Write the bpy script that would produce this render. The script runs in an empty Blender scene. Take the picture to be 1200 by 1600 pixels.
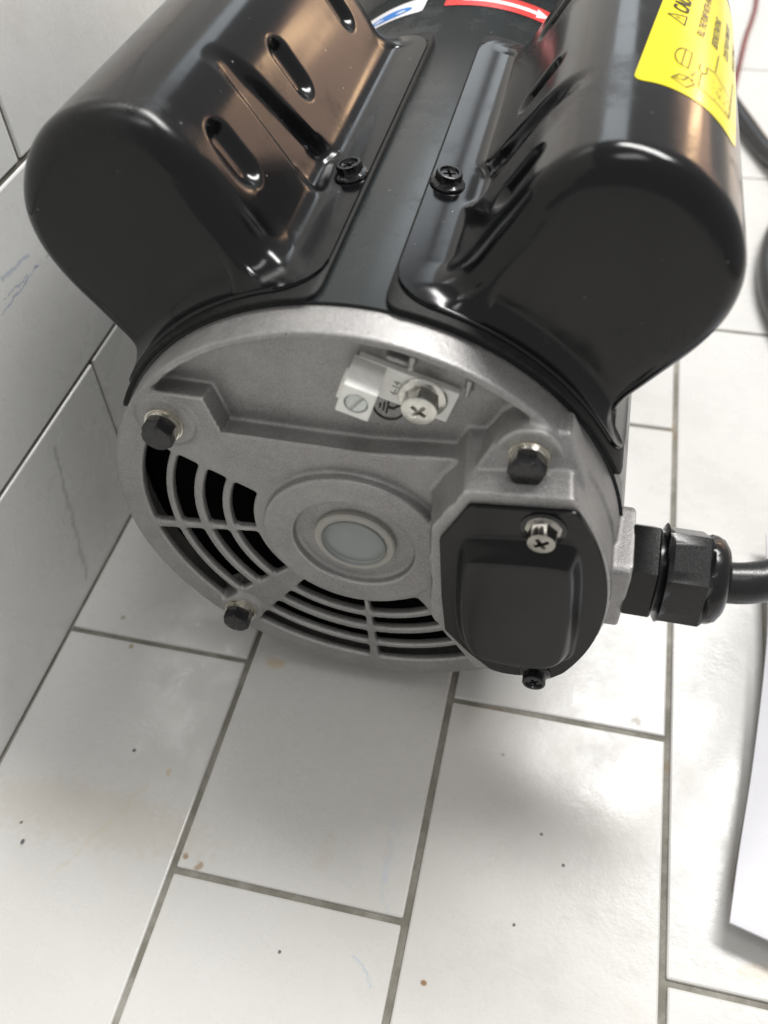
import bpy, bmesh, math, random
import numpy as np
from mathutils import Vector, Matrix
random.seed(7); np.random.seed(7)
S = bpy.context.scene
COL = S.collection

# ------------------------------------------------------------------ camera
# all lengths below are in millimetres in the motor's frame: origin in the middle of
# the end bell's face, +Y along the shaft away from the camera, +Z up, floor at FZ
FZ = -86.6
def W(x, y, z): return Vector((x*.001, y*.001, (z-FZ)*.001))
yaw, pit, rol = -0.257514, 0.861248, -0.046028
fwd = Vector((math.sin(yaw)*math.cos(pit), math.cos(yaw)*math.cos(pit), -math.sin(pit)))
rgt = Vector((math.cos(yaw), -math.sin(yaw), 0)); upv = rgt.cross(fwd)
c_, s_ = math.cos(rol), math.sin(rol)
R_ = c_*rgt + s_*upv; U_ = -s_*rgt + c_*upv
cam = bpy.data.cameras.new('camera'); camo = bpy.data.objects.new('camera', cam); COL.objects.link(camo)
M = Matrix.Identity(4)
for i in range(3): M[i][0], M[i][1], M[i][2] = R_[i], U_[i], -fwd[i]
M.translation = W(50.5, -161.0, 203.7); camo.matrix_world = M
cam.sensor_fit = 'VERTICAL'; cam.sensor_height = 36.0; cam.sensor_width = 27.0
cam.lens = 1390/1600*36.0; cam.clip_start = .01; cam.clip_end = 50
cam.dof.use_dof = True; cam.dof.focus_distance = .268; cam.dof.aperture_fstop = 11
S.camera = camo

# ------------------------------------------------------------------ light
world = bpy.data.worlds.new('World'); S.world = world; world.use_nodes = True
bg = world.node_tree.nodes['Background']; bg.inputs[0].default_value = (1.0, .99, .98, 1); bg.inputs[1].default_value = .41
def area(name, pos, target, sx, sy, power, col):
    l = bpy.data.lights.new(name, 'AREA'); l.shape = 'RECTANGLE'; l.size = sx; l.size_y = sy
    l.energy = power; l.color = col
    o = bpy.data.objects.new(name, l); COL.objects.link(o); o.location = pos
    o.rotation_euler = (Vector(target)-Vector(pos)).to_track_quat('-Z', 'Y').to_euler(); return o
d = Vector((.30, .52, 1.0)).normalized()
area('ceiling_lamp', Vector((0, 0, .1)) + d*1.9, (0, 0, .1), 1.2, .30, 40, (1, .985, .965))
area('ceiling_lamp_front', (.22, -.34, 2.0), (0, 0, .1), .7, .4, 4.5, (1, .985, .965))
area('window_light', (-.62, 2.35, 1.35), (0, .1, .15), 1.5, .9, 9, (.86, .94, 1))
area('warm_room_panel', (1.25, 2.25, .52), (0, .1, .15), 1.0, .6, 3.0, (1, .60, .40))  # added dim panel standing in for the warm-lit room, for reflections
area('warm_bulb', (1.20, 2.55, .62), (0, .1, .15), .10, .34, 1.3, (1, .66, .36))
S.view_settings.view_transform = 'Standard'; S.view_settings.look = 'None'
S.view_settings.exposure = .06; S.view_settings.gamma = 1.0
S.render.engine = 'CYCLES'

# ------------------------------------------------------------------ materials
def new_mat(name):
    m = bpy.data.materials.new(name); m.use_nodes = True
    return m, m.node_tree.nodes, m.node_tree.links, m.node_tree.nodes['Principled BSDF']
def setp(b, **k):
    for n, v in k.items():
        n = {'coat': 'Coat Weight', 'coat_rough': 'Coat Roughness', 'spec': 'Specular IOR Level', 'ior': 'IOR', 'rough': 'Roughness', 'metal': 'Metallic', 'color': 'Base Color'}[n]
        b.inputs[n].default_value = (*v, 1) if n == 'Base Color' else v
def texco(N): return N.new('ShaderNodeTexCoord').outputs['Object']
def noise(N, L, vec, scale, detail=4, rough=.55):
    n = N.new('ShaderNodeTexNoise'); n.inputs['Scale'].default_value = scale; n.inputs['Detail'].default_value = detail
    n.inputs['Roughness'].default_value = rough; L.new(vec, n.inputs['Vector']); return n.outputs['Fac']
def mapr(N, L, v, a, b, c=0., e=1., smooth=True):
    n = N.new('ShaderNodeMapRange'); n.interpolation_type = 'SMOOTHSTEP' if smooth else 'LINEAR'
    n.inputs['From Min'].default_value = a; n.inputs['From Max'].default_value = b
    n.inputs['To Min'].default_value = c; n.inputs['To Max'].default_value = e
    L.new(v, n.inputs['Value']); return n.outputs['Result']
def mixc(N, L, f, a, b, mode='MIX'):
    n = N.new('ShaderNodeMix'); n.data_type = 'RGBA'; n.blend_type = mode
    if hasattr(f, 'type') and not isinstance(f, float): L.new(f, n.inputs[0])
    else: n.inputs[0].default_value = f
    for k, v in ((6, a), (7, b)):
        if isinstance(v, tuple): n.inputs[k].default_value = (*v, 1)
        else: L.new(v, n.inputs[k])
    return n.outputs[2]
def mul(N, L, a, b, op='MULTIPLY'):
    n = N.new('ShaderNodeMath'); n.operation = op
    for k, v in ((0, a), (1, b)):
        if isinstance(v, (int, float)): n.inputs[k].default_value = v
        else: L.new(v, n.inputs[k])
    return n.outputs[0]
def bump(N, L, b, h, strength, dist):
    n = N.new('ShaderNodeBump'); n.inputs['Strength'].default_value = strength; n.inputs['Distance'].default_value = dist
    L.new(h, n.inputs['Height']); L.new(n.outputs['Normal'], b.inputs['Normal']); return n
def voro(N, L, vec, scale, feature='F1'):
    n = N.new('ShaderNodeTexVoronoi'); n.feature = feature; n.inputs['Scale'].default_value = scale
    L.new(vec, n.inputs['Vector']); return n

def mat_cast():
    m, N, L, b = new_mat('cast_aluminium'); v = texco(N)
    n1 = noise(N, L, v, 45, 6, .62); n2 = noise(N, L, v, 2400, 2); n3 = noise(N, L, v, 520, 4, .7)
    c = mixc(N, L, mapr(N, L, n1, .35, .68), (.25, .244, .240), (.335, .328, .322))
    c = mixc(N, L, mapr(N, L, n2, .40, .66, 0, .55), c, (.45, .445, .44))
    c = mixc(N, L, mapr(N, L, n3, .56, .74, 0, .35), c, (.17, .16, .152))
    pt = N.new('ShaderNodeNewGeometry').outputs['Pointiness']            # brighter convex edges
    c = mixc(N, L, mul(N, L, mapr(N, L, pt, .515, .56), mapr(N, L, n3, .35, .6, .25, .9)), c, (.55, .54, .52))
    vr = voro(N, L, v, 210); spots = mapr(N, L, vr.outputs['Distance'], .02, .09, 1, 0)
    pick = mapr(N, L, noise(N, L, v, 120, 2), .60, .68)
    c = mixc(N, L, mul(N, L, mul(N, L, spots, pick), .8), c, (.05, .045, .04))
    L.new(c, b.inputs['Base Color']); setp(b, metal=.6, spec=.5)
    L.new(mapr(N, L, n2, .3, .7, .36, .54), b.inputs['Roughness'])
    h = mul(N, L, n2, mul(N, L, n3, 1.4), 'ADD'); bump(N, L, b, h, .34, .00022); return m
def mat_black(name, color, rough, specks=True, spec=.3, smudge=True):
    m, N, L, b = new_mat(name); v = texco(N)
    c = color
    r = rough
    if smudge:
        n1 = noise(N, L, v, 34, 6, .68); r = mapr(N, L, n1, .50, .72, rough, rough+.20)
        n2 = noise(N, L, v, 9, 2); c = mixc(N, L, mapr(N, L, n2, .4, .7), color, tuple(x*1.3+.001 for x in color))
        n5 = noise(N, L, v, 55, 7, .75); c = mixc(N, L, mapr(N, L, n5, .62, .78, 0, .10), c, (.20, .195, .19))
    if specks:
        vr = voro(N, L, v, 210); sp = mapr(N, L, vr.outputs['Distance'], .02, .085, 1, 0)
        pick = mapr(N, L, noise(N, L, v, 60, 3), .52, .62)
        sp = mul(N, L, sp, pick); c = mixc(N, L, mul(N, L, sp, .8), c, (.36, .36, .34))
    if isinstance(c, tuple): setp(b, color=c)
    else: L.new(c, b.inputs['Base Color'])
    if isinstance(r, float): setp(b, rough=r)
    else: L.new(r, b.inputs['Roughness'])
    setp(b, spec=spec)
    h = mul(N, L, noise(N, L, v, 330, 2), mul(N, L, noise(N, L, v, 70, 2), 2.0), 'ADD'); bump(N, L, b, h, .10, .00010); return m
def mat_plain(name, color, rough, metal=0., nscale=300, nb=.15, nd=.0002, var=.12, spec=.5):
    m, N, L, b = new_mat(name); v = texco(N)
    n = noise(N, L, v, nscale, 4); n1 = noise(N, L, v, nscale*.15, 3)
    c = mixc(N, L, mapr(N, L, n1, .35, .7), tuple(x*(1-var) for x in color), tuple(min(1, x*(1+var)) for x in color))
    L.new(c, b.inputs['Base Color']); setp(b, metal=metal, spec=spec)
    L.new(mapr(N, L, n, .3, .7, max(.02, rough-.05), rough+.07), b.inputs['Roughness'])
    bump(N, L, b, n, nb, nd); return m

STAINS = [  # x, y (mm on the floor), radius, squash in x, colour, strength
 (96.1, 1.9, 2.6, 1.0, (.16, .12, .08), .8), (133.7, -73.2, 3.2, .45, (.60, .48, .32), .45), (-75, -45.2, 1.0, 1, (.03, .03, .03), .95),
 (-98.6, -83.3, 1.8, 2.2, (.05, .05, .06), .9), (-102.1, -77.4, .8, 1, (.06, .06, .06), .9), (-43.7, -76.4, 1.4, 1, (.30, .18, .07), .8),
 (-38.4, -77.7, 1.7, 1, (.32, .22, .12), .75), (-93.4, -5.4, 1.3, 1, (.34, .27, .12), .8), (-101.7, 6.4, 1.4, 1, (.3, .25, .2), .7),
 (39, -96.3, 1.1, 1, (.25, .14, .05), .9), (75.9, -53.5, .9, 1, (.05, .05, .05), .9), (62.9, -74.7, .8, 1, (.08, .07, .06), .9),
 (-5.3, -97.3, .8, 1, (.07, .07, .07), .9), (-59.8, -50, 2.2, 1.6, (.55, .42, .22), .5), (.6, -66, 9, 2.6, (.50, .40, .28), .12),
 (-36.8, -.9, 3, .6, (.55, .42, .2), .5), (68, -45, .8, 1, (.1, .1, .1), .8), (20, -60, 7, 3.2, (.48, .38, .25), .12), (-80, -70, 14, .25, (.5, .42, .3), .25),
 (52, -20, 1.0, 1, (.2, .2, .18), .5), (84, -14, 6, .5, (.42, .42, .42), .35)]
def mat_tile(name, base, stains=(), pens=()):
    m, N, L, b = new_mat(name)
    v = N.new('ShaderNodeNewGeometry').outputs['Position']
    oi = N.new('ShaderNodeObjectInfo').outputs['Random']
    n1 = noise(N, L, v, 7, 5, .6); n2 = noise(N, L, v, 38, 7, .7); n3 = noise(N, L, v, 700, 3)
    c = mixc(N, L, mapr(N, L, n1, .35, .7), base, (base[0]*.93, base[1]*.92, base[2]*.90))
    c = mixc(N, L, mapr(N, L, oi, 0, 1, 0, .6), c, (base[0]*.93, base[1]*.935, base[2]*.925))
    c = mixc(N, L, mapr(N, L, n2, .54, .82, 0, .30), c, (.52, .47, .39))
    n6 = noise(N, L, v, 15, 7, .72); c = mixc(N, L, mapr(N, L, n6, .58, .76, 0, .10), c, (.56, .50, .43))
    # faint scuffs: stretched noise in two directions
    for rot, sc_, amt in ((.6, (18, 190, 40), .34), (-.9, (26, 260, 40), .26), (2.2, (14, 340, 40), .22)):
        mp = N.new('ShaderNodeMapping'); mp.inputs['Scale'].default_value = sc_; mp.inputs['Rotation'].default_value = (0, 0, rot)
        L.new(v, mp.inputs['Vector']); n4 = noise(N, L, mp.outputs[0], 1, 6, .75)
        c = mixc(N, L, mapr(N, L, n4, .63, .84, 0, amt), c, (.40, .375, .35))
    wob = N.new('ShaderNodeTexNoise'); wob.inputs['Scale'].default_value = 420; wob.inputs['Detail'].default_value = 4; L.new(v, wob.inputs['Vector'])
    w2 = N.new('ShaderNodeTexNoise'); w2.inputs['Scale'].default_value = 160; w2.inputs['Detail'].default_value = 3; L.new(v, w2.inputs['Vector'])
    w3 = N.new('ShaderNodeVectorMath'); w3.operation = 'MULTIPLY_ADD'; L.new(w2.outputs['Color'], w3.inputs[0]); w3.inputs[1].default_value = (.004, .004, .004); w3.inputs[2].default_value = (-.002, -.002, -.002)
    w4 = N.new('ShaderNodeVectorMath'); w4.operation = 'ADD'; L.new(w3.outputs[0], w4.inputs[0]); L.new(v, w4.inputs[1]); vraw = v; v = w4.outputs[0]
    for (x, y, r, q, col, st) in stains:
        p = W(x, y, FZ)
        a = N.new('ShaderNodeVectorMath'); a.operation = 'SUBTRACT'; L.new(vraw if r < 1.5 else v, a.inputs[0]); a.inputs[1].default_value = p
        k = N.new('ShaderNodeVectorMath'); k.operation = 'MULTIPLY'; L.new(a.outputs[0], k.inputs[0]); k.inputs[1].default_value = (q, 1, 1)
        l = N.new('ShaderNodeVectorMath'); l.operation = 'LENGTH'; L.new(k.outputs[0], l.inputs[0])
        dd = mul(N, L, l.outputs['Value'], mapr(N, L, wob.outputs['Fac'], .2, .8, .55, 1.5, False))
        f = mapr(N, L, dd, r*.0004, r*.001, st, 0); c = mixc(N, L, f, c, col)
    for (p0, p1, wd, col, st) in pens:   # pen / crayon streaks: distance to a segment
        p0 = Vector(p0); p1 = Vector(p1); dv = (p1-p0); ln = dv.length; dv.normalize()
        a = N.new('ShaderNodeVectorMath'); a.operation = 'SUBTRACT'; L.new(v, a.inputs[0]); a.inputs[1].default_value = p0
        t = N.new('ShaderNodeVectorMath'); t.operation = 'DOT_PRODUCT'; L.new(a.outputs[0], t.inputs[0]); t.inputs[1].default_value = dv
        cl = N.new('ShaderNodeClamp'); cl.inputs['Max'].default_value = ln; L.new(t.outputs['Value'], cl.inputs['Value'])
        sc = N.new('ShaderNodeVectorMath'); sc.operation = 'SCALE'; sc.inputs[0].default_value = dv; L.new(cl.outputs[0], sc.inputs['Scale'])
        e = N.new('ShaderNodeVectorMath'); e.operation = 'DISTANCE'; L.new(a.outputs[0], e.inputs[0]); L.new(sc.outputs[0], e.inputs[1])
        dd = mul(N, L, e.outputs['Value'], mapr(N, L, wob.outputs['Fac'], .2, .8, .5, 1.8, False))
        c = mixc(N, L, mapr(N, L, dd, wd*.0002, wd*.001, st, 0), c, col)
    L.new(c, b.inputs['Base Color']); setp(b, spec=.45)
    L.new(mapr(N, L, n2, .3, .75, .19, .42), b.inputs['Roughness'])
    h = mul(N, L, mul(N, L, n2, 1.2), mul(N, L, mul(N, L, n3, .22), mul(N, L, n1, 5.0), 'ADD'), 'ADD'); bump(N, L, b, h, .22, .0007); return m
def mat_grout():
    m, N, L, b = new_mat('grout'); v = texco(N); n = noise(N, L, v, 60, 5, .7); n2 = noise(N, L, v, 1500, 3)
    c = mixc(N, L, mapr(N, L, n, .35, .7), (.20, .19, .16), (.34, .325, .29))
    c = mixc(N, L, mapr(N, L, noise(N, L, v, 30, 3), .62, .72, 0, .8), c, (.22, .15, .08))
    L.new(c, b.inputs['Base Color']); setp(b, rough=.9, spec=.2); bump(N, L, b, n2, .5, .0005); return m
MAT = dict(
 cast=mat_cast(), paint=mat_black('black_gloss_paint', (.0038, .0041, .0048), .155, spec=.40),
 body=mat_black('black_satin_paint', (.014, .018, .019), .24, spec=.5), cover=mat_black('black_cover_sheet', (.004, .0042, .0046), .18, specks=False, spec=.30),
 plastic=mat_plain('black_nylon', (.007, .0068, .007), .22, 0, 3000, .15, .00002, .15, .45), rubber=mat_plain('rubber_gasket', (.012, .012, .012), .6, 0, 3500, .4, .00008, .3, .3),
 oxide=mat_plain('black_oxide_steel', (.012, .012, .013), .22, 0, 3500, .15, .00002, .2), zinc=mat_plain('zinc_plated_steel', (.55, .58, .57), .24, .8, 2500, .1, .00002, .1),
 washer=mat_plain('zinc_washer', (.80, .77, .69), .22, 1, 900, .02, .00001, .05), tin=mat_plain('tinned_metal', (.90, .90, .86), .40, 0, 1800, .25, .00004, .05),
 chrome=mat_plain('nickel_screw', (.66, .65, .61), .16, 1, 2500, .05, .00002, .1), smoked=mat_plain('smoked_nickel_screw', (.34, .325, .30), .15, 1, 2500, .05, .00002, .1), dark=mat_plain('interior_shade', (.003, .003, .003), .8, 0, 100, .1, .0001, .1, .02),
 cap=mat_plain('grey_plastic_plug', (.285, .305, .30), .6, 0, 300, .1, .0001, .06), capring=mat_plain('cream_plastic_ring', (.37, .36, .33), .6, 0, 300, .1, .0001, .06),
 cable=mat_plain('cable_sheath', (.011, .0115, .013), .27, 0, 2500, .1, .00003, .2), grout=mat_grout(),
 floor=mat_tile('white_floor_tile', (.665, .657, .64), STAINS, [
   ((*W(20, -69, FZ)[:2], 0), (*W(24.5, -82, FZ)[:2], 0), .9, (.45, .52, .62), .35), ((*W(17, -93, FZ)[:2], 0), (*W(24, -101, FZ)[:2], 0), .7, (.34, .46, .60), .55),
   ((*W(20, -50, FZ)[:2], 0), (*W(21, -70, FZ)[:2], 0), 1.6, (.5, .56, .66), .35), ((*W(80, 8, FZ)[:2], 0), (*W(88, -6, FZ)[:2], 0), 1.2, (.4, .4, .42), .45), ((*W(-65, -56, FZ)[:2], 0), (*W(-84, -92, FZ)[:2], 0), 1.1, (.58, .48, .32), .25)]),
 wall=mat_tile('white_wall_tile', (.86, .865, .85), (), [
   (W(-120.4, 33, 37), W(-120.4, 60, 38.6), .8, (.24, .34, .50), .5), (W(-120.4, 34, 41), W(-120.4, 66, 37.2), .7, (.26, .36, .50), .5), (W(-120.4, 39, 45), W(-120.4, 55, 44), 1.4, (.36, .44, .56), .5),
   (W(-120.4, 30, -20), W(-120.4, 18, -80), 2.0, (.42, .42, .43), .5)]),
 box=mat_plain('white_card', (.72, .72, .76), .55, 0, 200, .15, .0002, .02), cardshade=mat_plain('card_shade_grey', (.34, .31, .28), .8, 0, 200, .2, .0003, .1),
 yellow=mat_plain('yellow_vinyl', (.91, .78, .015), .17, 0, 60, .05, .0001, .015), ink=mat_plain('printed_ink', (.035, .03, .004), .3, 0, 300, .02, .00005),
 inkthin=mat_plain('thin_printed_ink', (.16, .13, .008), .3, 0, 300, .02, .00005), red=mat_plain('red_vinyl', (.78, .035, .03), .3, 0, 200, .05, .0001, .05),
 white=mat_plain('white_vinyl', (.82, .81, .82), .3, 0, 200, .05, .0001, .03), blue=mat_plain('blue_print', (.02, .20, .62), .3, 0, 200, .05, .0001, .15),
 base=mat_plain('galvanised_plate', (.62, .63, .65), .22, .9, 300, .1, .0001, .06), redcord=mat_plain('red_cord_sheath', (.15, .008, .01), .4, 0, 300, .1, .0001),
 symbol=mat_plain('dark_mark_and_shade', (.075, .072, .068), .6, .2, 600, .1, .0001))  # on the earth mark this grey stands in for shade; also lug lettering

# ------------------------------------------------------------------ mesh helpers
def link(name, me, mat, parent=None, smooth=True):
    me.materials.clear(); me.materials.append(mat)
    if smooth: me.polygons.foreach_set('use_smooth', [True]*len(me.polygons))
    o = bpy.data.objects.new(name, me); COL.objects.link(o)
    if parent: o.parent = parent
    return o
def pymesh(name, V, F):
    me = bpy.data.meshes.new(name); V = np.asarray(V, float).copy(); V[:, 2] -= FZ; V *= .001
    me.from_pydata([tuple(v) for v in V], [], F if isinstance(F, list) else F.tolist()); me.validate(); me.update(); return me
def fastmesh(name, V, Q):
    me = bpy.data.meshes.new(name); V = V.astype(np.float32).copy(); V[:, 2] -= FZ; V *= .001
    me.vertices.add(len(V)); me.vertices.foreach_set('co', V.ravel()); k = Q.shape[1]
    me.loops.add(Q.size); me.loops.foreach_set('vertex_index', Q.astype(np.int32).ravel())
    me.polygons.add(len(Q)); me.polygons.foreach_set('loop_start', np.arange(len(Q), dtype=np.int32)*k)
    me.update(calc_edges=True); me.validate(); return me
def grid_faces(nu, nv, closeu=False, flip=False):
    F = []
    for i in range(nu if closeu else nu-1):
        a = i; b = (i+1) % nu
        for j in range(nv-1):
            f = (a*nv+j, b*nv+j, b*nv+j+1, a*nv+j+1); F.append(f[::-1] if flip else f)
    return F
def frame(axis, roll=0.):
    a = Vector(axis).normalized(); r = Vector((0, 0, 1)) if abs(a.z) < .9 else Vector((0, 1, 0))
    x = r.cross(a).normalized(); y = a.cross(x); c, s = math.cos(roll), math.sin(roll)
    return c*x+s*y, -s*x+c*y, a
def lathe_mesh(name, prof, o, axis, seg=48, roll=0., hexr=None):
    """profile of (radius, height); hexr: list marking rows that are hexagonal (radius = across-corners/2)"""
    X, Y, A = frame(axis, roll); o = Vector(o); V = []; n = len(prof)
    for i in range(seg):
        t = 2*math.pi*i/seg
        for j, (r, h) in enumerate(prof):
            rr = r
            if hexr and hexr[j]:
                k = (t % (math.pi/3))-math.pi/6; rr = r*math.cos(math.pi/6)/math.cos(k)
            V.append(o + (X*math.cos(t)+Y*math.sin(t))*rr + A*h)
    F = grid_faces(seg, n, True, True)
    me = pymesh(name, [tuple(v) for v in V], F)
    bm = bmesh.new(); bm.from_mesh(me); bmesh.ops.remove_doubles(bm, verts=bm.verts, dist=1e-7)
    bmesh.ops.recalc_face_normals(bm, faces=bm.faces); bm.to_mesh(me); bm.free(); return me
def sharp(o, ang=32):
    me = o.data; bm = bmesh.new(); bm.from_mesh(me)
    for e in bm.edges:
        if len(e.link_faces) == 2 and e.calc_face_angle(0) > math.radians(ang): e.smooth = False
    bm.to_mesh(me); bm.free(); return o
def lathe(name, prof, o, axis, mat, parent, seg=48, roll=0., hexr=None):
    return sharp(link(name, lathe_mesh(name, prof, o, axis, seg, roll, hexr), mat, parent))
def tube_mesh(name, P, r, seg=20, close=False):
    P = [Vector(p) for p in P]; n = len(P); V = []; up = None
    for i in range(n):
        t = (P[min(i+1, n-1)]-P[max(i-1, 0)]).normalized()
        if up is None: up = t.orthogonal().normalized()
        up = (up - t*up.dot(t)).normalized(); s = t.cross(up)
        for j in range(seg):
            a = 2*math.pi*j/seg; V.append(P[i] + (up*math.cos(a)+s*math.sin(a))*r)
    F = []
    for i in range(n-1):
        for j in range(seg):
            F.append((i*seg+j, (i+1)*seg+j, (i+1)*seg+(j+1) % seg, i*seg+(j+1) % seg))
    F.append(tuple(range(seg-1, -1, -1))[::-1]); F.append(tuple(range((n-1)*seg, n*seg)))
    me = pymesh(name, [tuple(v) for v in V], F)
    bm = bmesh.new(); bm.from_mesh(me); bmesh.ops.recalc_face_normals(bm, faces=bm.faces); bm.to_mesh(me); bm.free(); return me
def catmull(P, n=12):
    P = [np.array(p, float) for p in P]; Q = [2*P[0]-P[1]]+P+[2*P[-1]-P[-2]]; out = []
    for i in range(1, len(Q)-2):
        a, b, c, d = Q[i-1:i+3]
        for k in range(n):
            t = k/n; out.append(.5*((2*b)+(-a+c)*t+(2*a-5*b+4*c-d)*t*t+(-a+3*b-3*c+d)*t**3))
    out.append(P[-1]); return np.array(out)
def box_mesh(name, c, X, Y, Z, bev=.4, seg=2):
    """box centred on c with half axes X, Y, Z (mm vectors), bevelled"""
    bm = bmesh.new(); X, Y, Z, c = map(Vector, (X, Y, Z, c)); vs = []
    for a in (-1, 1):
        for b in (-1, 1):
            for d in (-1, 1): vs.append(bm.verts.new(c+X*a+Y*b+Z*d))
    for f in ((0, 1, 3, 2), (4, 6, 7, 5), (0, 4, 5, 1), (2, 3, 7, 6), (0, 2, 6, 4), (1, 5, 7, 3)): bm.faces.new([vs[i] for i in f])
    bmesh.ops.recalc_face_normals(bm, faces=bm.faces)
    if bev: bmesh.ops.bevel(bm, geom=list(bm.edges), offset=bev, segments=seg, affect='EDGES', profile=.6)
    for v in bm.verts: v.co = W(*v.co)
    me = bpy.data.meshes.new(name); bm.to_mesh(me); bm.free(); return me
def boolean(me, cut, op='DIFFERENCE'):
    a = bpy.data.objects.new('tmp_a', me); b = bpy.data.objects.new('tmp_b', cut); COL.objects.link(a); COL.objects.link(b)
    md = a.modifiers.new('b', 'BOOLEAN'); md.object = b; md.operation = op; md.solver = 'EXACT'
    dg = bpy.context.evaluated_depsgraph_get(); out = bpy.data.meshes.new_from_object(a.evaluated_get(dg))
    bpy.data.objects.remove(a); bpy.data.objects.remove(b); return out
def thing(name, label, cat, loc=(0, 0, 0), group=None):
    o = bpy.data.objects.new(name, None); COL.objects.link(o); o.location = loc; o.empty_display_size = .05
    o['label'] = label; o['category'] = cat
    if group: o['group'] = group
    return o
def tag(o, label, cat, group=None):
    o['label'] = label; o['category'] = cat
    if group: o['group'] = group
    return o

# ------------------------------------------------------------------ floor and wall
PW, PL, GAP = 77.0, 157.3, 2.1
X0, Y0 = 50.5-1.26034*PW, -161.0+1.03972*PW           # a corner of the tile grid
fl = bpy.data.meshes.new('floor')
bm = bmesh.new()
for p in ((-121.2, -420), (620, -420), (620, 1250), (-121.2, 1250)): bm.verts.new(W(*p, FZ-1.1))
bm.faces.new(bm.verts); bm.to_mesh(fl); bm.free()
floor = link('floor', fl, MAT['grout']); floor['kind'] = 'structure'
def tile_mesh(name, lx, ly, th, bev):
    bm = bmesh.new(); bmesh.ops.create_cube(bm, size=1)
    for v in bm.verts: v.co = Vector((v.co.x*lx*.001, v.co.y*ly*.001, (v.co.z-.5)*th*.001))
    top = [e for e in bm.edges if sum(v.co.z > -1e-6 for v in e.verts) == 2]
    vert = [e for e in bm.edges if abs(e.verts[0].co.z-e.verts[1].co.z) > 1e-6]
    bmesh.ops.bevel(bm, geom=top+vert, offset=bev*.001, segments=2, affect='EDGES', profile=.5)
    me = bpy.data.meshes.new(name); bm.to_mesh(me); bm.free(); return me
TM = {}
def get_tile(lx, ly):
    k = (round(lx, 1), round(ly, 1))
    if k not in TM: TM[k] = tile_mesh('tile', lx, ly, 6, .7)
    return TM[k]
for ci in range(-1, 7):
    xa, xb = X0+ci*PW, X0+(ci+1)*PW
    if ci == -1: xa = -120.6+.9-GAP/2
    for ri in range(-3, 8):
        ya = Y0+ri*PL+(PL/2 if ci % 2 else 0)
        o = link('tile', get_tile(xb-xa-GAP, PL-GAP), MAT['floor'], floor, False)
        o.location = W((xa+xb)/2+random.uniform(-.22, .22), ya+PL/2+random.uniform(-.25, .25), FZ+random.uniform(-.12, .12))
        o.rotation_euler = (random.uniform(-1, 1)*.0012, random.uniform(-1, 1)*.0009, random.uniform(-1, 1)*.0012)
wl = bpy.data.meshes.new('wall'); bm = bmesh.new()
for p in ((-420, FZ-2), (1250, FZ-2), (1250, 480), (-420, 480)): bm.verts.new(W(-121.4, *p))
bm.faces.new(bm.verts); bm.to_mesh(wl); bm.free()
wall = link('wall', wl, MAT['grout']); wall['kind'] = 'structure'
for ri in range(0, 7):
    za = FZ+ri*78.2-1.2
    for k in range(-3, 7):
        ya = 68+k*PL+(PL/2 if ri % 2 else 0)
        o = link('tile', get_tile(PW+1-1.7, PL-1.7), MAT['wall'], wall, False)
        o.location = W(-120.6, ya+PL/2, za+39); o.rotation_euler = (random.uniform(-1, 1)*.001, math.pi/2+random.uniform(-1, 1)*.0015, random.uniform(-1, 1)*.001)

# ------------------------------------------------------------------ the motor
pump = thing('electric_motor', 'black electric pump motor with grey cast end bell lying on white floor tiles', 'motor')

# --- end bell: a signed distance field meshed with surface nets, soft edges like a casting
H = .55
gx = np.arange(-79, 84, H, dtype=np.float32); gy = np.arange(-20, 14.5, H, dtype=np.float32); gz = np.arange(-78.5, 79, H, dtype=np.float32)
X, Y, Z = np.meshgrid(gx, gy, gz, indexing='ij', sparse=True)
def smin(a, b, k): h = np.clip(.5+.5*(b-a)/k, 0, 1); return b*(1-h)+a*h-k*h*(1-h)
def smax(a, b, k): return -smin(-a, -b, k)
def ex(d2, y0, y1, k=.8): return smax(d2+0*Y, np.maximum(y0-Y, Y-y1)+0*d2, k)
Rr = np.sqrt(X*X+Z*Z); TH = np.degrees(np.arctan2(Z, X)) % 360
# outer drum with a little draft
dr = smax(Rr-(74.2+.06*(Y+3)), np.maximum(-3-Y, Y-8), 1.3)
# recess with shelf, left boss and right bolt boss
shelf = 35.2+np.clip((X-5)/34, 0, 1)*3.6
left = smin(shelf-Z, np.maximum(0, 0)+0*Z+0*X+(shelf-Z), .01)
zlim = np.where(X < -44, 47.0, 0)*0+35.2+np.clip((-35.5-X)/3.2, 0, 1)**1*12.0+np.clip((X-5)/34, 0, 1)*3.6
q = smax(zlim-Z+.12*(-(Y-4)), Rr-(71.7-.08*(Y-4)+.10*np.sin(TH*.5)+.06*np.sin(TH*1.1+1)), 2.2)
q = smax(q, -(np.sqrt((X-46.8)**2+(Z-45.5)**2)-8.2), 1.2)
q = smax(q, X-57, 3)
rec = smax(q+0*Y, Y-4.0, 1.4)
bell = smax(dr, -rec, .8)
# hollow behind the vent plate
hol = np.maximum(smax(Rr-70, Z-30, 1), -.2-Y); bell = np.maximum(bell, -hol)
# hub: raised disc, dished middle, back boss
bell = smin(bell, ex(Rr-27.6, -6.4, 6, 1.0), .5)
bell = smax(bell, -ex(Rr-18.3, -12, -3.6, 1.2), .8)
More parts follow.
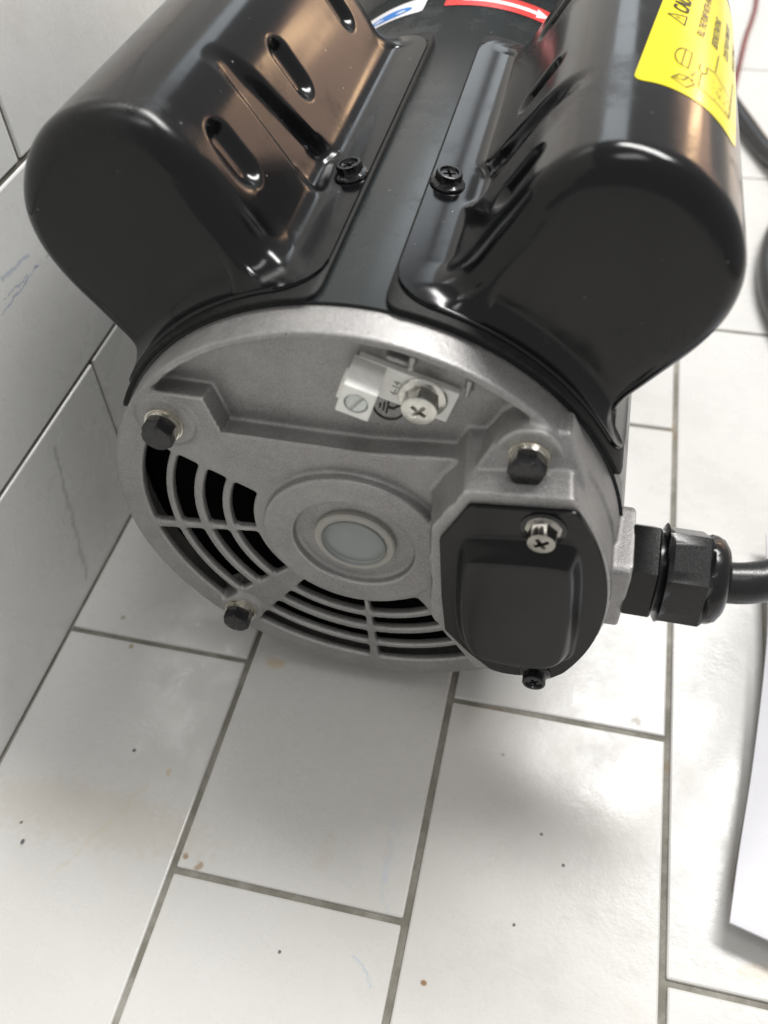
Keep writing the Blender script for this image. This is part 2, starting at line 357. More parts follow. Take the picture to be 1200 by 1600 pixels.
# ribs of letters in the recess
def bar(x0, z0, x1, z1, r, y0, y1):
    px, pz = X-x0, Z-z0; dx, dz = x1-x0, z1-z0; t = np.clip((px*dx+pz*dz)/(dx*dx+dz*dz), 0, 1)
    return ex(np.sqrt((px-dx*t)**2+(pz-dz*t)**2)-r, y0, y1, .5)
for a in ((10.4, 65.6, 16.2, 64.0, .75, 1.2, 6), (16.2, 64.0, 16.8, 67.5, .75, -.5, 6), (30.0, 57.2, 30.6, 61.5, .7, .4, 6)): bell = smin(bell, bar(*a), .5)
# bolt bosses
for bx, bz, by, br in ((-51, 38.3, -4.2, 8.4), (47, 46.4, -6.2, 8.6), (-43, -48, -4.2, 7.6)):
    bell = smin(bell, ex(np.sqrt((X-bx)**2+(Z-bz)**2)-br, by, 6, 1.0), 1.6)
# terminal box
def halfplanes(P, k):
    d = None
    for i in range(len(P)):
        (x0, z0), (x1, z1) = P[i], P[(i+1) % len(P)]; l = math.hypot(x1-x0, z1-z0)
        n = (-(z1-z0)/l, (x1-x0)/l); e = (X-x0)*n[0]+(Z-z0)*n[1]      # clockwise outline: outside is positive
        d = e if d is None else smax(d, e, k)
    return d
TB = [(24.6, 24.4), (32.8, 41.0), (60.2, 44.0), (90, 20), (90, -38.6), (39.4, -39.2), (25.4, -16)]
tb = smax(halfplanes(TB, .8)-.16*(Y+16.5)+np.where(X < 31, 1, 0)*(.28*np.sin(Z*.33+1)+.14*np.sin(Z*.9)), Rr-73.6, 1.0)
bell = smin(bell, smax(tb, np.maximum(-16.0-Y, Y-6), .5), .8)
slope = smax(smax(halfplanes([(32, 39), (40, 52), (56, 53), (62, 41)], 1.0)+0*Y, -(Y+9.0)+.55*(Z-42), 1), Y-5, .5)
bell = smin(bell, slope, .6)
bell = np.maximum(bell, -ex(smax(tb.max(axis=1, keepdims=True)*0+halfplanes([(29, 23), (36, 36), (57, 38.5), (66, 20), (66, -20), (58, -33), (42, -34), (30, -14)], 1), Rr-70.5, 1), -30, -6, .4))
# gland boss on the right flank
gb = np.maximum(np.maximum(np.abs(Y-.2)-12.4, np.abs(Z-1.6)-13.0), np.maximum(60-X, X-77.8))
bell = smin(bell, smax(gb, np.sqrt((Y-.2)**2+(Z-1.6)**2)-17+0*X, 1.2), .8)
# vent slots
BANDS = [(58.6, 65.7), (50.0, 56.4), (41.3, 47.2), (31.6, 38.8)]
SECT = [(0, 186.6), (189.3, 222.6), (234.8, 271.3), (273.9, 305)]
cutline = (Z-27.4)*.885+(X+56)*.465       # sloping upper end of the upper-left slots
vent = None
for si, (t0, t1) in enumerate(SECT):
    for (r0, r1) in BANDS:
        t0r = 140 if si == 0 else t0
        ta, tb_ = math.radians(t0r), math.radians(t1)
        da = -(-X*math.sin(ta)+Z*math.cos(ta)); db = (-X*math.sin(tb_)+Z*math.cos(tb_))
        rr = .0
        e = smax(smax(Rr-r1, r0-Rr, .6), smax(da, db, .6), 1.5)
        if si == 0: e = smax(e, cutline, 1.5)
        if si == 3: e = smax(e, -((X-25)*.8+(Z+28)*.6)*-1 if False else X-45, 1)
        vent = e if vent is None else np.minimum(vent, e)
bell = smax(bell, -smax(vent+.05*(Y+3), np.maximum(-9-Y, Y-5), .5), .7)
def surface_nets(D, gx, gy, gz):
    s = D < 0; nx, ny, nz = D.shape
    acc = np.zeros((nx-1, ny-1, nz-1, 3), np.float32); cnt = np.zeros((nx-1, ny-1, nz-1), np.float32)
    for ax in range(3):
        a = [slice(None)]*3; b = [slice(None)]*3; a[ax] = slice(0, -1); b[ax] = slice(1, None)
        A, B = D[tuple(a)], D[tuple(b)]; cr = (s[tuple(a)] != s[tuple(b)])
        idx = np.argwhere(cr); t = (A[cr]/(A[cr]-B[cr]))
        pos = idx.astype(np.float32); pos[:, ax] += t
        o1, o2 = [k for k in range(3) if k != ax]
        for u in (0, 1):
            for v in (0, 1):
                c = idx.copy(); c[:, o1] -= u; c[:, o2] -= v
                ok = (c[:, o1] >= 0) & (c[:, o2] >= 0) & (c[:, o1] < acc.shape[o1]) & (c[:, o2] < acc.shape[o2])
                c = c[ok]; np.add.at(acc, (c[:, 0], c[:, 1], c[:, 2]), pos[ok]); np.add.at(cnt, (c[:, 0], c[:, 1], c[:, 2]), 1)
    m = cnt > 0; ids = -np.ones(cnt.shape, np.int64); ids[m] = np.arange(m.sum())
    P = acc[m]/cnt[m][:, None]; P = np.c_[gx[0]+P[:, 0]*H, gy[0]+P[:, 1]*H, gz[0]+P[:, 2]*H]
    Q = []
    for ax in range(3):
        a = [slice(None)]*3; b = [slice(None)]*3; a[ax] = slice(0, -1); b[ax] = slice(1, None)
        cr = np.argwhere(s[tuple(a)] != s[tuple(b)]); ins = s[tuple(a)][tuple(cr.T)]
        o1, o2 = (ax+1) % 3, (ax+2) % 3
        ok = (cr[:, o1] > 0) & (cr[:, o2] > 0) & (cr[:, o1] < D.shape[o1]-1) & (cr[:, o2] < D.shape[o2]-1); cr, ins = cr[ok], ins[ok]
        def at(u, v):
            c = cr.copy(); c[:, o1] -= u; c[:, o2] -= v; return ids[tuple(c.T)]
        q = np.stack([at(1, 1), at(0, 1), at(0, 0), at(1, 0)], 1); q[~ins] = q[~ins][:, ::-1]; Q.append(q)
    return P, np.concatenate(Q)
bell = np.ascontiguousarray(np.broadcast_to(bell, (len(gx), len(gy), len(gz))))
P, Q = surface_nets(bell, gx, gy, gz); del bell
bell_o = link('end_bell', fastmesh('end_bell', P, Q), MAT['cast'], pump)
# plug in the hub
lathe('shaft_plug', [(0, -.2), (9.4, -.2), (9.6, 0), (9.6, 1.5)], (0, -4.6, 0), (0, -1, 0), MAT['cap'], bell_o, 64)
bpy.data.objects['shaft_plug'].data.update()
lathe('plug_ring', [(9.5, .2), (9.7, .9), (10.3, 1.2), (11.8, 1.1), (12.3, .6), (12.3, -1.5)], (0, -4.4, 0), (0, -1, 0), MAT['capring'], bell_o, 64)
# earth mark cast in the recess; dark grey paints in its edge shade
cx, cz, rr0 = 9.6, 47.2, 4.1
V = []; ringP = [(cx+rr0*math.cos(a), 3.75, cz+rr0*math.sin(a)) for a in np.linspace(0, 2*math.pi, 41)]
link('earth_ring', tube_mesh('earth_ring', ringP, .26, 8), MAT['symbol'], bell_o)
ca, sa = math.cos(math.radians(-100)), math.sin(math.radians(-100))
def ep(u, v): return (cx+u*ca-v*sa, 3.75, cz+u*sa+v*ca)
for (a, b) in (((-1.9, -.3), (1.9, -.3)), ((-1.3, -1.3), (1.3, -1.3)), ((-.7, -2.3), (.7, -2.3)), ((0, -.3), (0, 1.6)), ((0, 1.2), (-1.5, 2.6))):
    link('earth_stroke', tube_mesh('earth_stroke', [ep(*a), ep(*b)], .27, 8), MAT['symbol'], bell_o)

# --- bolts
def hexbolt(pos, yb, r=4.7, hgt=4.0, roll=.25):
    x, z = pos
    lathe('washer', [(3, 0), (5.4, 0), (5.5, .25), (5.4, 1.1), (3, 1.1)], (x, yb, z), (0, -1, 0), MAT['washer'], bell_o, 48)
    lathe('spring_washer', [(3, 1.15), (5.0, 1.15), (5.15, 1.4), (5.0, 2.4), (3, 2.4)], (x, yb, z), (0, -1, 0), MAT['washer'], bell_o, 48)
    return lathe('bolt', [(0, 2.4), (r, 2.4), (r+.02, 2.6), (r, 2.4+hgt-.7), (r*.965, 2.4+hgt-.2), (r*.87, 2.4+hgt), (0, 2.4+hgt)], (x, yb, z), (0, -1, 0), MAT['oxide'], bell_o, 72, roll, [0, 1, 1, 1, 1, 0, 0])
hexbolt((-51, 38.3), -4.1, roll=.35); hexbolt((47, 46.6), -6.1, roll=.1); hexbolt((-43, -48.2), -4.1, roll=.5, hgt=3.9)

# --- stator housing
lathe('stator_housing', [(0, 0), (70, 0), (75.6, 0), (75.6, 214), (74.5, 216), (0, 216)], (0, 7.5, 0), (0, 1, 0), MAT['body'], pump, 160)
lathe('vent_shade_disc', [(0, 0), (69.5, 0)], (0, 7.2, 0), (0, -1, 0), MAT['dark'], pump, 64)  # flat black disc added to paint in the dark behind the slots
# pump side flange behind
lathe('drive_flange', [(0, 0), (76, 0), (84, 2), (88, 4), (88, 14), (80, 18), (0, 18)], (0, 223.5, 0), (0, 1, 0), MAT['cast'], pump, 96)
# foot plate
fp = sharp(link('foot_plate', box_mesh('foot_plate', (0, 130, -82.2), (85, 0, 0), (0, 78, 0), (0, 0, 2.2), 1.8, 4), MAT['base'], pump), 12)
for sx in (-1, 1):
    link('foot_bracket', box_mesh('foot_bracket', (sx*42, 130, -71), (4, 0, 0), (0, 60, 0), (0, 0, 11), 1.0, 2), MAT['body'], pump)

# --- capacitor covers
RF = 78.0
CTRL = [(21.6, 75.4), (26.6, 83.3), (33.4, 94.2), (40.0, 104.0), (47.2, 110.3), (56, 112.8), (66, 111.6), (76, 106.5), (84, 97.5), (88.3, 86.5), (87.8, 76), (83.2, 66), (75, 55.2), (68.5, 46.8), (65.6, 42.9)]
def resample(P, n):
    d = np.r_[0, np.cumsum(np.hypot(*np.diff(P, axis=0).T))]; s = np.linspace(0, d[-1], n)
    return np.c_[np.interp(s, d, P[:, 0]), np.interp(s, d, P[:, 1])]
ta0 = math.atan2(75.3, 8.7); ta1 = math.atan2(CTRL[0][1], CTRL[0][0]); tb1 = math.atan2(CTRL[-1][1], CTRL[-1][0]); tb2 = tb1-.17
fl1 = [(RF*math.cos(t), RF*math.sin(t)) for t in np.linspace(ta0, ta1, 14)]
fl2 = [(RF*math.cos(t), RF*math.sin(t)) for t in np.linspace(tb1, tb2, 14)]
hump = catmull(CTRL, 14)
NS1, NSH, NS2 = 18, 210, 16
full = np.r_[resample(np.array(fl1), NS1)[:-1], resample(hump, NSH), resample(np.array(fl2), NS2)[1:]]
# round the two creases where the hump meets the flange
for it in range(24):
    g = full.copy(); lo, hi = NS1-7, NS1+6
    g[lo:hi] = .25*full[lo-1:hi-1]+.5*full[lo:hi]+.25*full[lo+1:hi+1]
    lo, hi = NS1+NSH-8, NS1+NSH+4; g[lo:hi] = .25*full[lo-1:hi-1]+.5*full[lo:hi]+.25*full[lo+1:hi+1]; full = g
NF = len(full); tg = np.gradient(full, axis=0); tg /= np.linalg.norm(tg, axis=1)[:, None]
NRM = np.c_[-tg[:, 1], tg[:, 0]]                       # left of travel = outward (travel is clockwise round the hump)
if NRM[NF//2] @ full[NF//2] < 0: NRM = -NRM
ARC = np.r_[0, np.cumsum(np.hypot(*np.diff(full, axis=0).T))]
ang = np.arctan2(full[:, 1], full[:, 0]); ihs, ihe = NS1-1, NS1+NSH-2
bang = ang.copy(); fr = (ARC[ihs:ihe+1]-ARC[ihs])/(ARC[ihe]-ARC[ihs]); bang[ihs:ihe+1] = ang[ihs]+(ang[ihe]-ang[ihs])*fr
BASE = RF*np.c_[np.cos(bang), np.sin(bang)]
DIST = np.linalg.norm(full-BASE, axis=1); U0 = ARC-ARC[ihs]
def sst(a, b, x): t = np.clip((x-a)/(b-a), 0, 1); return t*t*(3-2*t)
def disp(y, u):
    """depth pressed into the inner wall at (y, u): vent slots and the screw channel"""
    d = 0
    for yc in (34.4, 83.2, 131.8):
        uu = np.clip(u, 19.5, 29.0); dist = np.hypot(y-yc+.06*(u-28), u-uu)
        d = np.maximum(d, 2.5*sst(5.7, 1.0, dist)*np.where(u > 45, 0, 1))
    for y0 in (0, 97):
        ya = y0+56.0-(u/42)*2.2; yb = y0+74.6-(u/42)*13.5
        e = np.maximum(ya-y, y-yb); d = np.maximum(d, 2.8*sst(2.2, -3.2, e)*sst(46, 30, u)*sst(-2.5, 1, u))
    return d
RFIL = 6.8
rows = []                                              # (array of (x,z), y array)
def yfront(edge_r=12.0, y0=10.2):
    d0 = ARC; d1 = ARC[-1]-ARC; y = np.full(NF, y0)
    for dd in (d0, d1):
        k = np.clip(edge_r-dd, 0, edge_r); y += edge_r-np.sqrt(np.maximum(edge_r**2-k**2, 0))
    return y
yf = yfront()
def face_y(k, dist):                                   # front face: slight draft and a small concave foot
    dd = k*dist; return 15.2+1.2*k-4.0*np.clip(1-dd/4.6, 0, 1)**2
frac = np.clip((ARC-ARC[ihs])/(ARC[ihe]-ARC[ihs]), 0, 1)
rloc = (RFIL*(1-sst(.55, 1.0, frac))+3.5*sst(.55, 1.0, frac))*sst(-1.0, 2.0, U0)*sst(-1, 2, U0[ihe]-U0)
def clampr(p):
    rad = np.hypot(p[:, 0], p[:, 1]); k = np.where(rad < RF, RF/rad, 1); p = p*k[:, None]
    for _ in range(30):
        for lo, hi in ((ihs-6, ihs+16), (ihe-14, ihe+5)): p[lo:hi] = .25*p[lo-1:hi-1]+.5*p[lo:hi]+.25*p[lo+1:hi+1]
    return p
inset = clampr(full-NRM*rloc[:, None])
hum = np.zeros(NF, bool); hum[ihs:ihe+1] = True
def half():
    r = []
    sheet = BASE*(76.9/RF); r.append((sheet, yf)); r.append((BASE*(77.7/RF), yf-.05)); r.append((BASE, yf+.35))
    for k in (.35, .7): r.append((BASE, yf+(np.maximum(face_y(0, DIST), yf+.6)-yf)*k))
    for k in (0, .02, .045, .075, .11, .15, .2, .27, .35, .45, .55, .65, .75, .84, .92, 1):
        r.append((BASE+(inset-BASE)*k, np.maximum(face_y(k, DIST), yf+.6+.01*k)))
    for i in range(1, 11):
        ph = math.pi/2*i/10; r.append((clampr(full-NRM*(rloc*(1-math.sin(ph)))[:, None]), np.maximum(16.4+rloc*(1-math.cos(ph)), yf+.62+.01*i)))
    return r
hb = half(); YEND = 172.0
rows += hb
ymid = 16.4+rloc
for y in np.linspace(0, 1, 190)[1:-1]:
    yy = ymid+(YEND-ymid-ymid)*y; yy = np.maximum(yy, yf+.8+y*.01)
    D = disp(yy, U0)*hum; p = full-NRM*D[:, None]
    rad = np.hypot(p[:, 0], p[:, 1]); low = (rad < RF) & hum; p[low] *= (RF/rad[low])[:, None]
    rows.append((p, yy))
rows += [(p, YEND-y) for p, y in hb[::-1]]
G = np.stack([np.c_[p[:, 0], y, p[:, 1]] for p, y in rows])
cw = np.zeros(NF); cw[ihs-9:ihs+30] = 1; cw[ihs+30:ihs+45] = np.linspace(1, 0, 15); cw[ihs-12:ihs-9] = .5
rw = np.zeros(len(rows)); nh = len(hb); rw[5:nh+6] = 1; rw[nh+6:nh+14] = np.linspace(1, 0, 8); rw[-nh-6:-5] = 1
WT = (cw[None, :]*rw[:, None])
cw2 = np.zeros(NF); cw2[ihs-7:ihs+12] = .7; rw2 = np.zeros(len(rows)); rw2[nh:-nh] = 1; WT2 = cw2[None, :]*rw2[:, None]
for it in range(46):
    A = G.copy(); w_ = WT if it >= 14 else np.maximum(WT, WT2)
    A[1:-1, 1:-1] = .25*(G[:-2, 1:-1]+G[2:, 1:-1]+G[1:-1, :-2]+G[1:-1, 2:]); G = G+(A-G)*(w_*.8)[..., None]
rad = np.hypot(G[..., 0], G[..., 2]); kk = np.where((rad < RF) & (np.arange(len(rows))[:, None] > 2) & (np.arange(len(rows))[:, None] < len(rows)-3), RF/rad, 1); G[..., 0] *= kk; G[..., 2] *= kk
def cover_mesh(sx, name='capacitor_cover'):
    V = (G*np.array([sx, 1, 1])).reshape(-1, 3)
    F = np.array(grid_faces(len(rows), NF, False, sx > 0)); me = fastmesh(name, V, F)
    bm = bmesh.new(); bm.from_mesh(me); bmesh.ops.recalc_face_normals(bm, faces=bm.faces)
    bm.to_mesh(me); bm.free(); return me
def gasket_mesh(sx):
    t = np.linspace(ta0+.010, tb2-.03, 90); V = []
    arc = (t[0]-t)*RF; e = arc[-1]-arc; y0 = np.full(90, 6.9)
    for dd in (arc, e):
        k = np.clip(5-dd, 0, 5); y0 += 5-np.sqrt(np.maximum(25-k*k, 0))
    prof = [(75.5, .4), (76.7, 0), (77.0, .5)]
    R = []
    for r, dy in prof: R.append((r, y0+dy))
    R.append((77.0, y0+20)); R.append((77.0, YEND-y0-20))
    for r, dy in prof[::-1]: R.append((r, YEND-y0-dy))
    V = np.concatenate([np.c_[sx*r*np.cos(t), y, r*np.sin(t)] for r, y in R])
    n0 = len(V)
    F = grid_faces(len(R), 90)
    # side skirts
    for c in (0, 89):
        ring = [k*90+c for k in range(len(R))]; F.append(tuple(ring))
    me = pymesh('gasket', V, F); bm = bmesh.new(); bm.from_mesh(me); bmesh.ops.recalc_face_normals(bm, faces=bm.faces); bm.to_mesh(me); bm.free(); return me
# phillips cap screw with a flange, built once, along +Z
def cross_cut(c, axis, size, depth, roll):
    Xa, Ya, A = frame(axis, roll); c = Vector(c); w = size*.26
    P = [(w, w), (size, w), (size, -w), (w, -w), (w, -size), (-w, -size), (-w, -w), (-size, -w), (-size, w), (-w, w), (-w, size), (w, size)]
    bm = bmesh.new(); lo = [bm.verts.new(W(*(c+Xa*x*.5+Ya*y*.5-A*depth))) for x, y in P]; hi = [bm.verts.new(W(*(c+Xa*x+Ya*y+A*depth))) for x, y in P]
    for i in range(12): bm.faces.new((lo[i], lo[(i+1) % 12], hi[(i+1) % 12], hi[i]))
    bm.faces.new(lo[::-1]); bm.faces.new(hi); bmesh.ops.recalc_face_normals(bm, faces=bm.faces)
    m = bpy.data.meshes.new('cut'); bm.to_mesh(m); bm.free(); return m
def phillips(name, o, axis, mat, parent, rf=5.4, rh=4.2, hgt=4.6, hexa=True, roll=.2, cup=True, cs=.62):
    top = hgt
    prof = [(0, 0), (rf, 0), (rf+.15, .35), (rf*.97, .8), (rh*1.04, 1.2), (rh, 1.5), (rh, top-.5), (rh-.25, top-.1), (rh-.5, top)]
    hx = [0]*len(prof)
    if hexa:
        for k in (4, 5, 6): hx[k] = 1
    if cup: prof += [(rh-1.0, top-.05), (rh-1.25, top-.7), (0, top-.7)]; hx += [0]*3; d = top-.7
    else: prof += [(0, top+.25)]; hx += [0]; d = top+.2
    me = lathe_mesh(name, prof, o, axis, 60, roll, hx)
    A = Vector(axis).normalized(); me = boolean(me, cross_cut(Vector(o)+A*d, axis, rh*cs, 1.5, roll+.3))
    return sharp(link(name, me, mat, parent), 30)
for sx in (-1, 1):
    cv = link('capacitor_cover', cover_mesh(sx), MAT['paint'], pump)
    cv['label'] = 'ribbed black capacitor cover with yellow caution sticker' if sx > 0 else 'ribbed black capacitor cover beside the tiled wall'
    link('gasket', gasket_mesh(sx), MAT['rubber'], cv, True)
    ax = Vector((sx*13.6, 0, 76.8)).normalized()
    phillips('cover_screw', Vector((sx*13.6, 63.5, 0))+Vector((0, 0, 1))*76.8, ax, MAT['oxide'], cv, 4.8, 3.7, 3.7, roll=.4 if sx < 0 else .1)
    COVER = cv                                          # the last one is the right cover

# --- caution sticker on the right cover: (a, y) -> point on the hump, a = arc length from the hump foot
hs = full[ihs:ihe+1]; hn = NRM[ihs:ihe+1]; hu = U0[ihs:ihe+1]
def on_hump(a, y, off):
    a = np.asarray(a, float); px = np.interp(a, hu, hs[:, 0]); pz = np.interp(a, hu, hs[:, 1]); nx = np.interp(a, hu, hn[:, 0]); nz = np.interp(a, hu, hn[:, 1])
    return np.c_[px+nx*off, np.asarray(y, float), pz+nz*off]
LA0, LY0 = 54.0, 51.3                                  # lower left corner of the sticker, set slightly askew
def on_label(u, v, off): u = np.asarray(u, float); v = np.asarray(v, float); return on_hump(LA0+u+.115*v, LY0+v, off)
def sticker(name, a0, a1, y0, y1, rad, mat, parent, off, fn):
    n = 40; m = 50; V = []
    def sq(i, j):
        u = i/(n-1)*2-1; v = j/(m-1)*2-1
        return a0+(u+1)/2*(a1-a0), y0+(v+1)/2*(y1-y0)
    A = []; B = []
    for i in range(n):
        for j in range(m):
            a, y = sq(i, j)
            ea, ey = max(a0+rad-a, a-(a1-rad), 0), max(y0+rad-y, y-(y1-rad), 0); l = math.hypot(ea, ey)
            if l > rad:
                k = rad/l; a = a+(1-k)*(ea if a < (a0+a1)/2 else -ea); y = y+(1-k)*(ey if y < (y0+y1)/2 else -ey)
            A.append(a); B.append(y)
    V = fn(np.array(A), np.array(B), off); F = grid_faces(n, m)
    me = pymesh(name, V, F); bm = bmesh.new(); bm.from_mesh(me); bmesh.ops.recalc_face_normals(bm, faces=bm.faces)
    mid = bm.faces[len(bm.faces)//2] if False else None
    bm.to_mesh(me); bm.free(); return link(name, me, mat, parent)
sticker('caution_sticker', 0, 31, 0, 92, 2.6, MAT['yellow'], COVER, .12, on_label)
def text_flat(body, size, bold=False):
    cu = bpy.data.curves.new('t', 'FONT'); cu.body = body; cu.size = size; cu.resolution_u = 3
    if bold: cu.offset = size*.022
    o = bpy.data.objects.new('t', cu); COL.objects.link(o); dg = bpy.context.evaluated_depsgraph_get()
    me = bpy.data.meshes.new_from_object(o.evaluated_get(dg)); bpy.data.objects.remove(o)
    bm = bmesh.new(); bm.from_mesh(me); bmesh.ops.triangulate(bm, faces=bm.faces)
    for _ in range(2):
        bmesh.ops.subdivide_edges(bm, edges=[e for e in bm.edges if e.calc_length() > .9], cuts=1); bmesh.ops.triangulate(bm, faces=bm.faces)
    V = np.array([v.co[:2] for v in bm.verts]); F = [tuple(v.index for v in f.verts) for f in bm.faces]; bm.free(); return V, F
def print_text(name, body, size, a, y, bold, mat, parent, fn, off=.2, narrow=1.0):
    V, F = text_flat(body, size, bold)                  # text x runs along +Y, text up runs towards the crest (-a)
    P = fn(a-V[:, 1], y+V[:, 0]*narrow, off); return link(name, pymesh(name, P, F), mat, parent, False)
def print_lines(name, segs, wd, mat, parent, fn, off=.2):
    V = []; F = []
    for (a0, y0, a1, y1) in segs:
        n = max(2, int(math.hypot(a1-a0, y1-y0)/1.2)+1); dx, dy = a1-a0, y1-y0; l = math.hypot(dx, dy) or 1; px, py = -dy/l*wd/2, dx/l*wd/2
        for k in range(n):
            t = k/(n-1); b = len(V); V += [(a0+dx*t+px, y0+dy*t+py), (a0+dx*t-px, y0+dy*t-py)]
            if k: F.append((b-2, b-1, b+1, b))
    V = np.array(V); return link(name, pymesh(name, fn(V[:, 0], V[:, 1], off), F), mat, parent, False)
def poly(*p): return [(p[i], p[i+1], p[i+2], p[i+3]) for i in range(0, len(p)-2, 2)]
print_text('caution_lettering', 'CAUTION', 6.2, 7.4, 46, True, MAT['ink'], COVER, on_label, narrow=.82, off=.3)
print_lines('warning_triangle', poly(2.3, 41.2, 7.4, 38, 7.4, 44.4, 2.3, 41.2)+poly(4.6, 41.2, 6.0, 41.2)+poly(6.6, 41, 6.6, 41.5), .4, MAT['ink'], COVER, on_label, .3)
for body, u, v, z in (('FILL THE PUMP WITH WATER', 13.4, 38, 3.2), ('BEFORE STARTING', 18.4, 39.6, 3.2), ("DON'T RUN PUMP DRY", 23.6, 43, 3.2), ('PREVENT DAMAGE', 28.8, 47, 3.0)):
    print_text('instruction_lettering', body, z, u, v, True, MAT['ink'], COVER, on_label, narrow=.86, off=.3)
arcp = []
for k in range(11):
    t = math.pi*k/10; arcp += [9.5-2.2*math.sin(t), 19.3-5*math.cos(t)]
L1 = poly(*arcp)+poly(9.5, 14.3, 9.5, 24.3)+poly(9.5, 14.3, 11.4, 14.3, 11.4, 24.3, 9.5, 24.3)
L1 += poly(8, 5.2, 9.6, 8.6, 12, 9.6, 14, 7.6, 12, 3.6, 8, 5.2)+poly(8.4, 6.0, 11, 6.6, 12, 9.6)
L1 += poly(14.2, 22, 14.2, 18.2, 15.6, 17, 16.6, 19, 16.2, 22.6)+poly(15.1, 17, 15.1, 8.4)+poly(15.1, 8.4, 18.5, 7.6, 26.6, 9.6, 27.4, 36)+poly(19.4, 37.5, 19.1, 25)+poly(16.2, 22.4, 19.1, 24, 22, 22.5, 27, 22.6)
for k in range(34):
    a = 18.8+random.random()*7.6; y = 9.5+random.random()*11; L1.append((a, y, a+.4, y))
for k in range(9):
    a = 12.2+random.random()*2.4; y = 9+random.random()*5; L1.append((a, y, a+.7, y+.3))
print_lines('caution_drawing', L1, .40, MAT['inkthin'], COVER, on_label, .3)

# --- stickers on the housing (angle, y)
def on_body(a, y, off): a = np.asarray(a, float); r = 75.6+off; t = math.pi/2-a/75.6; return np.c_[r*np.cos(t), np.asarray(y, float), r*np.sin(t)]
sticker('arrow_sticker', -10.5, 30, 191.5, 203, .8, MAT['red'], pump, .1, on_body)
print_lines('rotation_arrow', [(-4, 197.2, 25.5, 197.2)], 3.0, MAT['white'], pump, on_body, .2)
V2 = on_body(np.array([24, 24, 29.5]), np.array([193.3, 201.1, 197.2]), .2); link('arrow_head', pymesh('arrow_head', V2, [(0, 1, 2)]), MAT['white'], pump, False)
sticker('maker_sticker', -46, -18.5, 189.5, 204, 2.0, MAT['white'], pump, .1, on_body)
ell = [( -33+9.5*math.cos(t), 195.2+3.6*math.sin(t)) for t in np.linspace(0, 2*math.pi, 40, endpoint=False)]
E_ = np.array([(-33, 195.2)]+ell); link('maker_ellipse', pymesh('maker_ellipse', on_body(E_[:, 0], E_[:, 1], .22), [(0, i+1, (i+1) % 40+1) for i in range(40)]), MAT['blue'], pump, False)

# --- terminal cover
CO = [(27.2, 22.6), (34.2, 37.6), (58.6, 40.6)]
CO += [(72.9*math.cos(t), 72.9*math.sin(t)) for t in np.linspace(math.radians(33.6), math.radians(-25.6), 26)]
CO += [(63.0, -35.0), (55.8, -35.8), (52.6, -37.2), (48.4, -37.5), (44.6, -36.9), (37.4, -29.6), (29.6, -19), (28.2, -2)]
CO = np.array(CO); co = resample(np.r_[CO, CO[:1]], 161)[:-1]
BO = np.array([(32.0, 24.2), (35, 26.4), (60.2, 30.0), (63.4, 27.8), (66.0, 12), (68.4, -18.5), (66.4, -23.8), (60.5, -28.4), (40, -28.0), (34.8, -24.6), (32.2, -12), (31.6, 6)])
TO = np.array([(35.0, 19.6), (37.0, 21.4), (58.6, 24.4), (61.2, 22.4), (63.0, 8), (63.6, -17), (61.8, -21.2), (57, -24.4), (43, -24.4), (38.6, -21.6), (36.0, -12), (34.8, 2)])
def smooth_closed(P, it=2):
    for _ in range(it):
        Qn = []
        for i in range(len(P)):
            a, b = P[i], P[(i+1) % len(P)]; Qn += [.75*a+.25*b, .25*a+.75*b]
        P = np.array(Qn)
    return P
cc = np.array([49.5, 2.0])
def polar(P, n=160, th=None):
    P = resample(np.r_[P, P[:1]], 1200); a = np.arctan2(P[:, 1]-cc[1], P[:, 0]-cc[0]); r = np.hypot(P[:, 0]-cc[0], P[:, 1]-cc[1]); o = np.argsort(a)
    rr = np.interp(th, a[o], r[o], period=2*math.pi); return np.c_[cc[0]+rr*np.cos(th), cc[1]+rr*np.sin(th)]
thc = np.arctan2(co[:, 1]-cc[1], co[:, 0]-cc[0]); thc = np.sort(thc)
oc = polar(co, 160, thc); ob = polar(smooth_closed(BO), 160, thc); ot = polar(smooth_closed(TO), 160, thc)
YC = -17.4; BH = 4.6
rowsT = [(oc, YC+1.6), (oc, YC+.2), (cc+(oc-cc)*.996, YC)]
for k in (.35, .7, .93): rowsT.append((oc+(ob-oc)*k, YC-.02))
for k in np.linspace(0, 1, 14): rowsT.append((ob+(ot-ob)*k, YC-BH*(k*k*(3-2*k))))
for k in (.1, .3, .6, .85): rowsT.append((ot+(cc-ot)*k, YC-BH-.25*k))
V = np.concatenate([np.c_[p[:, 0], np.full(len(p), y), p[:, 1]] for p, y in rowsT]+[np.array([[cc[0], YC-BH-.27, cc[1]]])])
n = len(thc); F = []
for i in range(len(rowsT)-1):
    for j in range(n): F.append((i*n+j, i*n+(j+1) % n, (i+1)*n+(j+1) % n, (i+1)*n+j))
for j in range(n): F.append(((len(rowsT)-1)*n+j, (len(rowsT)-1)*n+(j+1) % n, len(V)-1))
me = pymesh('terminal_cover', V, F); bm = bmesh.new(); bm.from_mesh(me); bmesh.ops.recalc_face_normals(bm, faces=bm.faces); bm.to_mesh(me); bm.free()
tc = sharp(link('terminal_cover', me, MAT['cover'], pump), 50)
phillips('cover_screw', (53.0, YC, 33.6), (0, -1, 0), MAT['smoked'], tc, 4.6, 3.7, 5.0, True, .3, False, .78)
lathe('cover_clip', [(0, 0), (5.6, 0), (5.8, .3), (5.4, .5), (0, .5)], (53.0, YC, 33.6), (0, -1, 0), MAT['oxide'], tc, 40)
phillips('cover_screw', (57.6, YC, -33.2), (0, -1, 0), MAT['oxide'], tc, 4.4, 3.5, 4.4, False, .3, True, .6)

